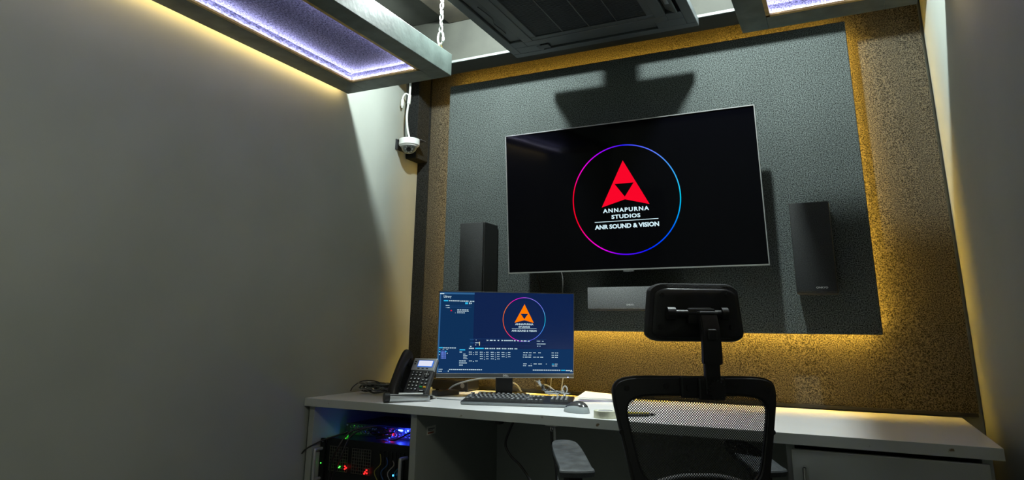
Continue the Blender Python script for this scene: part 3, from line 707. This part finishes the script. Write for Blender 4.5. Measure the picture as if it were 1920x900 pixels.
# ------------------------------------------------------------------ desk phone
ph = thing('desk_phone', 'black and silver office desk phone with keypad left of the monitor', 'telephone', (-1.560, 2.325, .7502)); ph.scale = (.93, .93, .93)
PT = math.radians(31)
pmx = Matrix.Translation((0, 0, .0145)) @ Matrix.Rotation(-PT, 4, 'X')     # face: x right, z up along the face, -y outwards
b = nb(); box(b, -.058, .058, .0, .022, 0, .172, bev=.004, mx=pmx); obj('body', b, DARKGREY, ph)
b = nb(); box(b, -.115, -.056, .006, .024, .0, .172, bev=.004, mx=pmx); obj('cradle', b, BLACK, ph)
b = nb(); box(b, -.09, .04, .01, .095, 0, .012, bev=.003); box(b, -.06, .03, .070, .082, .004, .10, mx=None); obj('foot_stand', b, BLACK, ph)
b = nb(); box(b, -.058, .060, -.0035, .012, .118, .176, bev=.003, mx=pmx); obj('display_panel', b, SILVER, ph)['label'] = 'silver display surround'
b = nb(); box(b, -.030, .048, -.0055, -.003, .134, .165, bev=.001, mx=pmx); obj('display_frame', b, emit('blue_display_rim', (.02, .16, .75), 1), ph)
b = nb(); box(b, -.026, .044, -.0062, -.005, .137, .162, mx=pmx); obj('display', b, emit('lit_lcd', (.78, .80, .95), .95), ph)['label'] = 'glowing white display'
KP = mat('phone_key', (.015, .015, .016), .4); KW = mat('phone_legend', (.7, .72, .72), .5)
def pkey(x, z, w_=.011, h_=.0065, m=KP, leg=True):
    bb = nb(); box(bb, x-w_/2, x+w_/2, -.0045, .001, z-h_/2, z+h_/2, bev=.0012, mx=pmx); o = obj('key', bb, m, ph)
    if leg:
        bb = nb(); box(bb, x-w_*.28, x+w_*.28, -.0049, -.0042, z-h_*.25, z+h_*.25, mx=pmx); obj('legend', bb, KW, o)
for r_ in range(2):
    for c in range(3): pkey(-.038+.019*c, .108-.0115*r_)
for r_ in range(4):
    for c in range(3): pkey(-.038+.019*c, .079-.0155*r_, .012, .009)
for r_ in range(2):
    for c in range(2): pkey(.023+.0185*c, .0755-.016*r_, .013, .0065)
pkey(.023, .044, .013, .007, mat('green_key', (.02, .3, .08), .4), False); pkey(.0415, .044, .013, .007, mat('amber_key', (.8, .4, .03), .4), False)
pkey(.032, .027, .03, .006)
for c in range(3): pkey(-.020+.022*c, .127, .012, .005, KP, False)
for k in range(2): pkey(-.045, .158-.011*k, .008, .006, KP, False)
b = nb(); cyl(b, pmx @ Vector((.0335, .002, .101)), pmx @ Vector((.0335, -.005, .101)), .0145, .013, 28); nv = obj('navigation_pad', b, KP, ph, True)
b = nb()
for a in range(4): box(b, -.0016, .0016, -.006, -.0048, .0075, .0105, mx=pmx @ Matrix.Translation((.0335, 0, .101)) @ Matrix.Rotation(a*PI/2, 4, 'Y'))
sph(b, pmx @ Vector((.0335, -.005, .101)), .0035, u=10, v=6); obj('arrow_mark', b, KW, nv)
# handset: an arched bar with two swollen ends
b = nb(); hp = []
prof = [(-.004, -.020), (.012, -.028), (.05, -.034), (.09, -.036), (.13, -.034), (.165, -.026), (.178, -.018)]
tube(b, [pmx @ Vector((-.088, y, z)) for z, y in prof], lambda t: .021+.009*abs(2*t-1)**2-(.012 if t < .02 or t > .98 else 0), 16, n=6)
for v in b.verts: pass
b2_ = [pmx @ Vector((-.088, -.010, z)) for z in (.014, .182)]
cyl(b, pmx @ Vector((-.088, -.034, .016)), pmx @ Vector((-.088, .006, .016)), .026, .022); cyl(b, pmx @ Vector((-.088, -.022, .160)), pmx @ Vector((-.088, .006, .160)), .026, .022)
obj('handset', b, BLACK, ph, True)
# pen tray in front of the phone
pt = thing('pen_tray', 'black and silver rounded pen tray lying in front of the desk phone', 'pen tray', (-1.540, 2.262, .7502), math.radians(50))
b = nb(); cyl(b, (-.085, 0, .016), (.085, 0, .012), .016, .009, 24); obj('tray_body', b, SILVER, pt, True)
b = nb(); cyl(b, (-.094, 0, .0185), (-.074, 0, .0180), .0185, .0180, 28); cyl(b, (.085, 0, .012), (.088, 0, .012), .0092, .0085, 20); obj('end_cap', b, BLACK, pt, True)
b = nb(); box(b, -.08, .08, -.012, .012, .0235, .0265, bev=.001, mx=Matrix.Rotation(.02, 4, 'Y')); obj('tray_top', b, DARKGREY, pt)
pe = thing('pen', 'white pen lying on the pen tray by the desk phone', 'pen', (-1.532, 2.272, .7800), math.radians(50))
b = nb(); cyl(b, (-.05, 0, 0), (.045, 0, -.0015), .0036, .0036, 12); obj('barrel', b, WHITEP, pe, True)
b = nb(); cyl(b, (.045, 0, -.0015), (.055, 0, -.0017), .0036, .001, 12); obj('tip', b, BLACK, pe, True)
b = nb(); box(b, -.05, -.02, -.0008, .0008, .0035, .0046); obj('clip', b, SILVER, pe)

# coil of wrapped cable
b = nb(); rnd = random.Random(3); pts = []
for k in range(150):
    a = k*.42; r_ = .052+.012*math.sin(k*.77)+rnd.uniform(-.004, .004)
    pts.append((-1.815+1.35*r_*math.cos(a), 2.425+.62*r_*math.sin(a), .757+.034*abs(math.sin(k*.13+rnd.random()*.3))+.003))
tube(b, pts, .0038, 6, n=3)
tag(obj('cable_coil', b, mat('plastic_wrapped_cable', (.05, .05, .048), .12, spec=.9, coat=1), None, True), 'glossy plastic-wrapped coil of cable on the worktop left of the phone', 'cable coil')
cable([(-1.80, 2.47, .785), (-1.86, 2.47, .80), (-1.92, 2.46, .797), (-1.955, 2.45, .775), (-1.962, 2.44, .756)], .0025, WIRE_B, 'thin black cable arching from the wrapped coil to the left wall', 'worktop cables')

# small remote and set-top box
rm = thing('remote_control', 'small dark remote control with coloured buttons beside the phone', 'remote control', (-1.56, 2.57, .7502), math.radians(-25))
b = nb(); box(b, -.024, .024, -.055, .055, 0, .02, bev=.004); obj('body', b, DARKGREY, rm)
for k, c in enumerate(((.4, .05, .05), (.45, .3, .05), (.05, .1, .4), (.3, .3, .3))):
    bb = nb(); box(bb, -.017+.0095*k, -.010+.0095*k, .015, .021, .019, .022, bev=.001); obj('button', bb, mat('coloured_button', c, .4), rm)
bb = nb(); box(bb, -.016, .016, -.045, .005, .0195, .0212, bev=.001); obj('button_field', bb, BLACK, rm)
sb = thing('set_top_box', 'flat black media box on the worktop behind the monitor stand', 'media box', (-1.64, 2.745, .7502), 0)
b = nb(); box(b, -.1, .088, 0, .105, .004, .046, bev=.003); obj('case', b, mat('dark_glossy_case', (.02, .022, .03), .2), sb)
b = nb(); box(b, -.098, .086, -.002, .002, .006, .042, bev=.001); obj('front_panel', b, BLACK, sb)
b = nb(); cyl(b, (.062, -.004, .025), (.062, 0, .025), .008); torus(b, (.062, -.003, .025), .009, .0015, 'Y'); obj('power_button', b, STEEL, sb, True)
for x in (-.08, .07):
    for y in (.015, .09): b = nb(); cyl(b, (x, y, 0), (x, y, .006), .008, seg=12); obj('foot', b, BLACKM, sb)
cable([(-1.58, 2.62, .762), (-1.555, 2.63, .785), (-1.50, 2.66, .805), (-1.44, 2.70, .815), (-1.38, 2.74, .812), (-1.33, 2.78, .79), (-1.31, 2.80, .754)], .0035, WIRE_G, 'grey cable rising from the remote control towards the monitor stand', 'worktop cables')
rl = tag(bx('ruler', (-1.508, -1.36, 2.418, 2.428, .7502, .7522), mat('grey_ruler', (.17, .20, .20), .4)), 'thin grey ruler lying left of the keyboard', 'ruler')

# bundle of cables behind the keyboard, with a loop
cbn = thing('cable_bundle', 'bundle of grey cables tied together behind the keyboard', 'cable bundle', (-1.085, 2.60, .7505))
rnd = random.Random(9)
for k in range(9):
    b = nb(); s = lambda a: rnd.uniform(-a, a)
    tube(b, [(-.118+s(.02), .125+s(.02), .062+s(.008)), (-.085+s(.006), .065+s(.006), .065+s(.006)), (-.055+s(.004), .04+s(.004), .045+s(.004)), (-.02+s(.015), .01+s(.015), .03+s(.008)), (.01+s(.025), -.01+s(.012), .036+s(.008)), (.045+s(.035), -.02+s(.02), .037+s(.006))], .0023, 7)
    obj('strand', b, WIRE_G if k % 3 else DARKGREY, cbn, True)
b = nb(); torus(b, (-.055, .04, .045), .010, .0035, 'X'); obj('cable_tie', b, BLACK, cbn, True)
cable([(-1.22, 2.76, .79), (-1.17, 2.745, .797), (-1.11, 2.70, .775), (-1.08, 2.66, .756), (-1.065, 2.665, .757), (-1.052, 2.672, .775), (-1.048, 2.675, .792), (-1.058, 2.675, .802), (-1.068, 2.673, .790), (-1.058, 2.665, .772), (-1.045, 2.65, .757), (-1.03, 2.64, .755)], .0030, WIRE_G, 'pale cable standing up in a small loop behind the keyboard', 'worktop cables')
cable([(-1.11, 2.80, .86), (-1.12, 2.81, .82), (-1.135, 2.83, .78), (-1.14, 2.84, .754)], .0028, WIRE_G, 'grey cable dropping straight behind the right side of the monitor', 'worktop cables')
# papers, tape, pens
pp = thing('paper_stack', 'loose stack of white papers at the back of the worktop right of the keyboard', 'papers', (-.90, 2.73, .7502), math.radians(12))
for k in range(5):
    b = nb(); a = rnd.uniform(-.12, .12); box(b, -.105, .105, -.07, .07, .003*k, .003*k+.0026, mx=Matrix.Rotation(a, 4, 'Z'))
    if k == 4:
        for v in b.verts:
            if v.co.x < -.05 and v.co.y > 0: v.co.z += .012
    obj('sheet', b, PAPERV if k == 1 else PAPER, pp)
tp_ = thing('masking_tape', 'cream roll of masking tape at the front of the worktop beside the chair back', 'tape roll', (-.735, 2.215, .7502))
b = nb(); n = 40
def ringsolid(b, r0, r1, z0, z1):
    R4 = []
    for i in range(n):
        a = 2*PI*i/n; c_, s2 = math.cos(a), math.sin(a)
        R4.append([b.verts.new((r*c_, r*s2, z)) for r, z in ((r1, z0), (r1, z1), (r0, z1), (r0, z0))])
    for i in range(n):
        A, B = R4[i], R4[(i+1) % n]
        for k in range(4): b.faces.new((A[k], B[k], B[(k+1) % 4], A[(k+1) % 4]))
ringsolid(b, .0275, .038, 0, .022); obj('tape', b, TAPE, tp_, True)
b = nb(); ringsolid(b, .025, .0275, 0, .022); obj('core', b, PAPER, tp_, True)
for k, (x, y, a, c, nm) in enumerate(((-.655, 2.295, .5, (.02, .02, .022), 'black pen seen through the chair mesh, nearest the tape roll'), (-.640, 2.315, .75, (.02, .03, .05), 'dark pen behind the chair mesh lying across the others'), (-.668, 2.345, .2, (.5, .4, .03), 'yellow-tipped pen behind the chair mesh'))):
    t = thing('pen', nm, 'pen', (x, y, .7545), a, 'pens behind the chair')
    b = nb(); cyl(b, (-.04, 0, 0), (.04, 0, 0), .0042, .0042, 12); obj('barrel', b, BLACK if k < 2 else mat('yellow_plastic', c, .4), t, True)
    b = nb(); cyl(b, (.04, 0, 0), (.05, 0, 0), .0042, .001, 12); obj('tip', b, STEEL, t, True)

# cables and hook under the worktop
cable([(-1.06, 2.20, .719), (-1.075, 2.20, .69), (-1.09, 2.20, .645), (-1.07, 2.20, .61), (-1.03, 2.19, .585), (-.995, 2.18, .555), (-.96, 2.17, .52), (-.925, 2.17, .505), (-.895, 2.165, .53), (-.89, 2.17, .58), (-.905, 2.175, .65), (-.912, 2.18, .705), (-.912, 2.185, .719)], .0042, WIRE_B, 'black cable hanging in a loop under the worktop edge', 'cables under the worktop')
cable([(-.905, 2.19, .719), (-.90, 2.185, .66), (-.893, 2.18, .58), (-.875, 2.17, .48), (-.86, 2.16, .35)], .0042, WIRE_G, 'grey cable falling straight down below the worktop hook', 'cables under the worktop')
hk = thing('cable_hook', 'small silver cable hook screwed under the worktop edge', 'hook', (-.91, 2.182, .7195))
b = nb(); box(b, -.022, .022, -.006, .006, -.003, 0, bev=.001); obj('plate', b, CHROME, hk)
b = nb(); torus(b, (0, 0, -.011), .009, .0025, 'X'); obj('ring', b, CHROME, hk, True)
tr_ = thing('grommet_bracket', 'small black bracket under the worktop near the open cabinet', 'bracket', (-1.18, 2.35, .7195))
b = nb(); box(b, -.02, .05, -.03, .03, -.008, 0, bev=.002); box(b, -.02, .0, -.02, .02, -.035, -.007, bev=.004); obj('body', b, BLACK, tr_)

# ------------------------------------------------------------------ office chair
ch = thing('office_chair', 'black mesh-back office chair with headrest pushed towards the worktop', 'chair', (-.36, 1.78, 0), math.radians(30))
def backdepth(x, z=0): return -.048*(1-(x/.22)**2)
def outline(kind, n=64):
    """closed loops (x,z) of the back frame, same angular count"""
    def sup(cx, cz, a, hb, ht, e, tap):
        out = []
        for i in range(n):
            t = 2*PI*i/n; c_, s2 = math.cos(t), math.sin(t)
            x = a*math.copysign(abs(c_)**(2/e), c_); z = (ht if s2 > 0 else hb)*math.copysign(abs(s2)**(2/e), s2)
            x *= 1-tap*(ht-z)/(ht+hb)
            out.append((cx+x, cz+z))
        return out
    if kind == 'out': return sup(0, .765, .220, .150, .156, 7, .30)
    return sup(0.0, .775, .1845, .105, .100, 5.5, .25)
O, I = outline('out'), outline('in')
b = nb(); loops = []
T2 = .011
for (L, r_) in ((O, 0), (O, 1), (I, 1), (I, 0)):
    lp = []
    for i, (x, z) in enumerate(L):
        y = backdepth(x)+(-T2 if r_ == 0 else T2); lp.append(b.verts.new((x, y, z)))
    loops.append(lp)
nO = len(O)
for k in range(4):
    A, B = loops[k], loops[(k+1) % 4]
    for i in range(nO): b.faces.new((A[i], A[(i+1) % nO], B[(i+1) % nO], B[i]))
bmesh.ops.recalc_face_normals(b, faces=b.faces)
es = [e for e in b.edges if len(e.link_faces) == 2 and e.calc_face_angle() > .9]
bmesh.ops.bevel(b, geom=es, offset=.006, segments=3, affect='EDGES')
bf = obj('back_frame', b, BLACKM, ch, True)
for x, z in ((-.175, .890), (-.085, .898), (.09, .898), (.180, .888), (-.19, .79), (.185, .79)):
    b = nb(); y = backdepth(x)-T2; cyl(b, (x, y-.002, z), (x, y+.003, z), .006, seg=16); obj('screw', b, BLACK, bf, True)
def mesh_mat():
    m = bpy.data.materials.new('black_open_mesh'); m.use_nodes = True; nt = m.node_tree; b_ = nt.nodes['Principled BSDF']
    b_.inputs['Base Color'].default_value = (.025, .025, .026, 1); b_.inputs['Roughness'].default_value = .6
    out = nt.nodes['Material Output']; tc = nt.nodes.new('ShaderNodeTexCoord'); sx = nt.nodes.new('ShaderNodeSeparateXYZ')
    nt.links.new(tc.outputs['Object'], sx.inputs[0])
    def math_(op, a, b2=None):
        nd = nt.nodes.new('ShaderNodeMath'); nd.operation = op
        for i, v in enumerate((a, b2)):
            if v is None: continue
            if isinstance(v, (int, float)): nd.inputs[i].default_value = v
            else: nt.links.new(v, nd.inputs[i])
        return nd.outputs[0]
    f = 2*PI/.0062
    s = math_('MULTIPLY', math_('SINE', math_('MULTIPLY', sx.outputs['X'], f)), math_('COSINE', math_('MULTIPLY', sx.outputs['Z'], f)))
    hole = math_('GREATER_THAN', s, .13)
    tr = nt.nodes.new('ShaderNodeBsdfTransparent'); mx = nt.nodes.new('ShaderNodeMixShader')
    nt.links.new(hole, mx.inputs[0]); nt.links.new(b_.outputs[0], mx.inputs[1]); nt.links.new(tr.outputs[0], mx.inputs[2]); nt.links.new(mx.outputs[0], out.inputs[0])
    return m
b = nb(); cvs = []
for f_ in (1.03, .8, .6, .4, .2):
    cvs.append([b.verts.new((x*f_, backdepth(x*f_)+.003, .775+(z-.775)*f_)) for x, z in I])
c0_ = b.verts.new((0, backdepth(0)+.003, .775))
for A, B in zip(cvs, cvs[1:]):
    for i in range(nO): b.faces.new((A[i], A[(i+1) % nO], B[(i+1) % nO], B[i]))
for i in range(nO): b.faces.new((cvs[-1][i], cvs[-1][(i+1) % nO], c0_))
obj('back_mesh', b, mesh_mat(), ch, True)['label'] = 'see-through black mesh'
b = nb(); tube(b, [(-.10, backdepth(.1)+.03, .672), (-.05, -.012, .684), (0, -.012, .686), (.05, -.012, .684), (.10, backdepth(.1)+.03, .672)], .010, 10); obj('lumbar_bar', b, mat('grey_lumbar_pad', (.10, .10, .10), .6), ch, True)
# headrest bracket on the frame
b = nb(); yb_ = -.048-T2
box(b, -.052, .058, yb_-.010, yb_+.004, .872, .922, bev=.004); box(b, -.012, .052, yb_-.020, yb_-.008, .868, .918, bev=.004); obj('headrest_bracket', b, BLACK, ch)
b = nb(); cyl(b, (.028, yb_-.034, .893), (.028, yb_-.012, .893), .019, .021, 28)
for k in range(14):
    a = 2*PI*k/14; cyl(b, (.028+.0195*math.cos(a), yb_-.034, .893+.0195*math.sin(a)), (.028+.0205*math.cos(a), yb_-.014, .893+.0205*math.sin(a)), .0025, seg=6)
obj('adjust_knob', b, BLACK, ch, True)
for x in (-.032, .05): b = nb(); cyl(b, (x, yb_-.013, .895), (x, yb_-.007, .895), .008, seg=20); obj('screw', b, BLACK, ch, True)
# post: lower bar and upper sleeve leaning to the headrest
py_ = yb_-.012
b = nb(); box(b, .004, .042, py_-.012, py_+.004, .88, .975, bev=.003); obj('post', b, BLACK, ch)
b = nb()
prof = [(py_-.014, .949), (py_-.016, 1.0), (py_-.010, 1.035), (py_+.004, 1.072)]
secs = []
for i, (y, z) in enumerate(prof):
    hw_ = .0235-.0005*i; th = .020
    secs.append([b.verts.new((.023+sx*hw_, y+sy*th/2+.004, z)) for sx, sy in ((-1, -1), (1, -1), (1, 1), (-1, 1))])
for A, B in zip(secs, secs[1:]):
    for k in range(4): b.faces.new((A[k], A[(k+1) % 4], B[(k+1) % 4], B[k]))
b.faces.new(secs[0][::-1]); b.faces.new(secs[-1])
bmesh.ops.recalc_face_normals(b, faces=b.faces)
bmesh.ops.bevel(b, geom=[e for e in b.edges if e.calc_face_angle(0) > 1], offset=.003, segments=2, affect='EDGES')
slv = obj('post_sleeve', b, BLACK, ch, True)
b = nb(); box(b, .012, .034, py_-.026, py_-.018, 1.006, 1.032, bev=.003); obj('release_button', b, BLACKM, slv)
b = nb(); box(b, .0, .046, py_-.009, py_+.012, 1.070, 1.075, bev=.001); obj('sleeve_cap', b, STEEL, slv)['label'] = 'shiny metal cap edge'
hy = py_+.026
b = nb(); cyl(b, (-.058, hy, 1.070), (.072, hy, 1.070), .0085, None, 20); cyl(b, (-.072, hy, 1.070), (-.052, hy, 1.070), .0155, .0155, 24); cyl(b, (.066, hy, 1.070), (.082, hy, 1.070), .0155, .0155, 24)
box(b, -.02, .05, hy-.008, hy+.012, 1.045, 1.082, bev=.004); obj('tilt_bar', b, BLACK, ch, True)
# headrest pad: rounded trapezoid shell and mesh cushion
def pad(b, hw_t, hw_b, z0, z1, r, y0, y1, puff, n=10, bow=.012):
    base = []
    for (sx, zc, hw_) in ((1, z1, hw_t), (-1, z1, hw_t), (-1, z0, hw_b), (1, z0, hw_b)):
        pass
    raw = rrect(2, 2, .32, n)
    L = []
    for x, z in raw:
        t = (z+1)/2; hw_ = hw_b+(hw_t-hw_b)*t
        L.append((x*hw_, z0+(z1-z0)*t))
    lay = []
    for k, (y, s) in enumerate(((y0, .93), (y0+.002, .97), (y0*.7+y1*.3, 1.0), (y0*.35+y1*.65, 1.0), (y1-.003, .965), (y1, .90))):
        zc = (z0+z1)/2
        lay.append([b.verts.new((.012+x*s, y+bow*(x/.12)**2, zc+(z-zc)*s)) for x, z in L])
    m_ = len(L)
    for A, B in zip(lay, lay[1:]):
        for i in range(m_): b.faces.new((A[i], A[(i+1) % m_], B[(i+1) % m_], B[i]))
    for lp, s in ((lay[0], -1), (lay[-1], 1)):
        inner = [lp]; zc = (z0+z1)/2
        for f_ in (.7, .4):
            inner.append([b.verts.new((.012+(v.co.x-.012)*f_, v.co.y*1+0+(bow*(((v.co.x-.012)*f_/.12)**2-((v.co.x-.012)/.12)**2)) + (puff*(1-f_) if s > 0 else 0), zc+(v.co.z-zc)*f_)) for v in lp])
        for A, B in zip(inner, inner[1:]):
            for i in range(m_): b.faces.new((A[i], A[(i+1) % m_], B[(i+1) % m_], B[i]))
        b.faces.new(inner[-1])
b = nb(); pad(b, .116, .130, 1.001, 1.146, .03, hy+.020, hy+.062, .012); obj('headrest_cushion', b, FABK, ch, True)['label'] = 'woven mesh headrest cushion'
b = nb(); pad(b, .104, .118, 1.010, 1.132, .03, hy+.010, hy+.024, 0); hs = obj('headrest_shell', b, BLACK, ch, True)
for x, z in ((-.078, 1.115), (.092, 1.117), (-.085, 1.037), (.098, 1.037)):
    b = nb(); y = hy+.010+.012*((x-.012)/.12)**2; cyl(b, (x, y-.003, z), (x, y+.003, z), .0055, seg=16); obj('screw', b, BLACKM, hs, True)
b = nb(); box(b, -.015, .045, hy+.004, hy+.016, 1.055, 1.085, bev=.003); obj('tilt_mount', b, BLACK, ch)
# seat, spine and base
b = nb(); box(b, -.245, .245, .02, .49, .42, .485, bev=.03, seg=4)
for v in b.verts: v.co.z += .02*((v.co.x/.245)**2)
obj('seat', b, FABK, ch, True)
b = nb(); tube(b, [(0, .16, .40), (0, .02, .40), (0, -.05, .45), (0, -.062, .56), (0, -.058, .64)], .024, 12); obj('spine', b, BLACK, ch, True)
def armrest(sx):
    b = nb(); n_ = 9; top = []
    # pad outline in plan (x across, y forward): blunt rear, rounded tapering front
    L = [(-.040, 0), (.042, 0), (.046, .03), (.046, .13), (.043, .20), (.034, .245), (.005, .262), (-.030, .252), (-.041, .205), (-.044, .13), (-.044, .03)]
    pts = smooth_path([(x, y, 0) for x, y in L], 4, True)
    lay = []
    for dz, s in ((-.022, .86), (-.018, .96), (-.006, 1.0), (-.002, .985), (.0, .95)):
        lay.append([b.verts.new((sx*.265+p.x*s, .185+.12+(p.y-.12)*s, .665+dz+.14*p.y+.03*(p.y-.12)**2)) for p in pts])
    m_ = len(pts)
    for A, B in zip(lay, lay[1:]):
        for i in range(m_): b.faces.new((A[i], A[(i+1) % m_], B[(i+1) % m_], B[i]))
    b.faces.new(lay[0][::-1]); b.faces.new(lay[-1])
    ar = obj('armrest_pad', b, mat('grey_worn_pad', (.052, .058, .063), .5, noise=.35, nscale=30, bump=.2, bscale=90), ch, True)
    ar['label'] = 'worn grey armrest pad'
    b = nb(); box(b, sx*.265-.022, sx*.265+.022, .225, .285, .40, .664, bev=.006)
    obj('armrest_post', b, BLACK, ch)
    b = nb(); a0, a1 = sorted((sx*.10, sx*.275)); box(b, a0, a1, .225, .285, .385, .415, bev=.006); obj('armrest_bracket', b, BLACK, ch)
armrest(-1); armrest(1)
b = nb(); cyl(b, (0, .23, .10), (0, .23, .28), .028); cyl(b, (0, .23, .28), (0, .23, .40), .02); box(b, -.1, .1, .13, .34, .395, .425, bev=.006); obj('gas_lift', b, BLACK, ch, True)
for k in range(5):
    a = 2*PI*k/5+.3; d = Vector((math.cos(a), math.sin(a), 0)); c_ = Vector((0, .23, 0))
    b = nb(); tube(b, [c_+Vector((0, 0, .115)), c_+d*.12+Vector((0, 0, .105)), c_+d*.28+Vector((0, 0, .075))], lambda t: .03-.012*t, 10); lg = obj('base_leg', b, BLACK, ch, True)
    b = nb(); p_ = c_+d*.28; q_ = Vector((-d.y, d.x, 0))
    cyl(b, p_+q_*.008+Vector((0, 0, .028)), p_+q_*.024+Vector((0, 0, .028)), .028); cyl(b, p_-q_*.008+Vector((0, 0, .028)), p_-q_*.024+Vector((0, 0, .028)), .028); cyl(b, p_-q_*.02+Vector((0, 0, .028)), p_+q_*.02+Vector((0, 0, .028)), .008); cyl(b, p_+Vector((0, 0, .02)), p_+Vector((0, 0, .075)), .008)
    obj('caster', b, BLACK, lg, True)
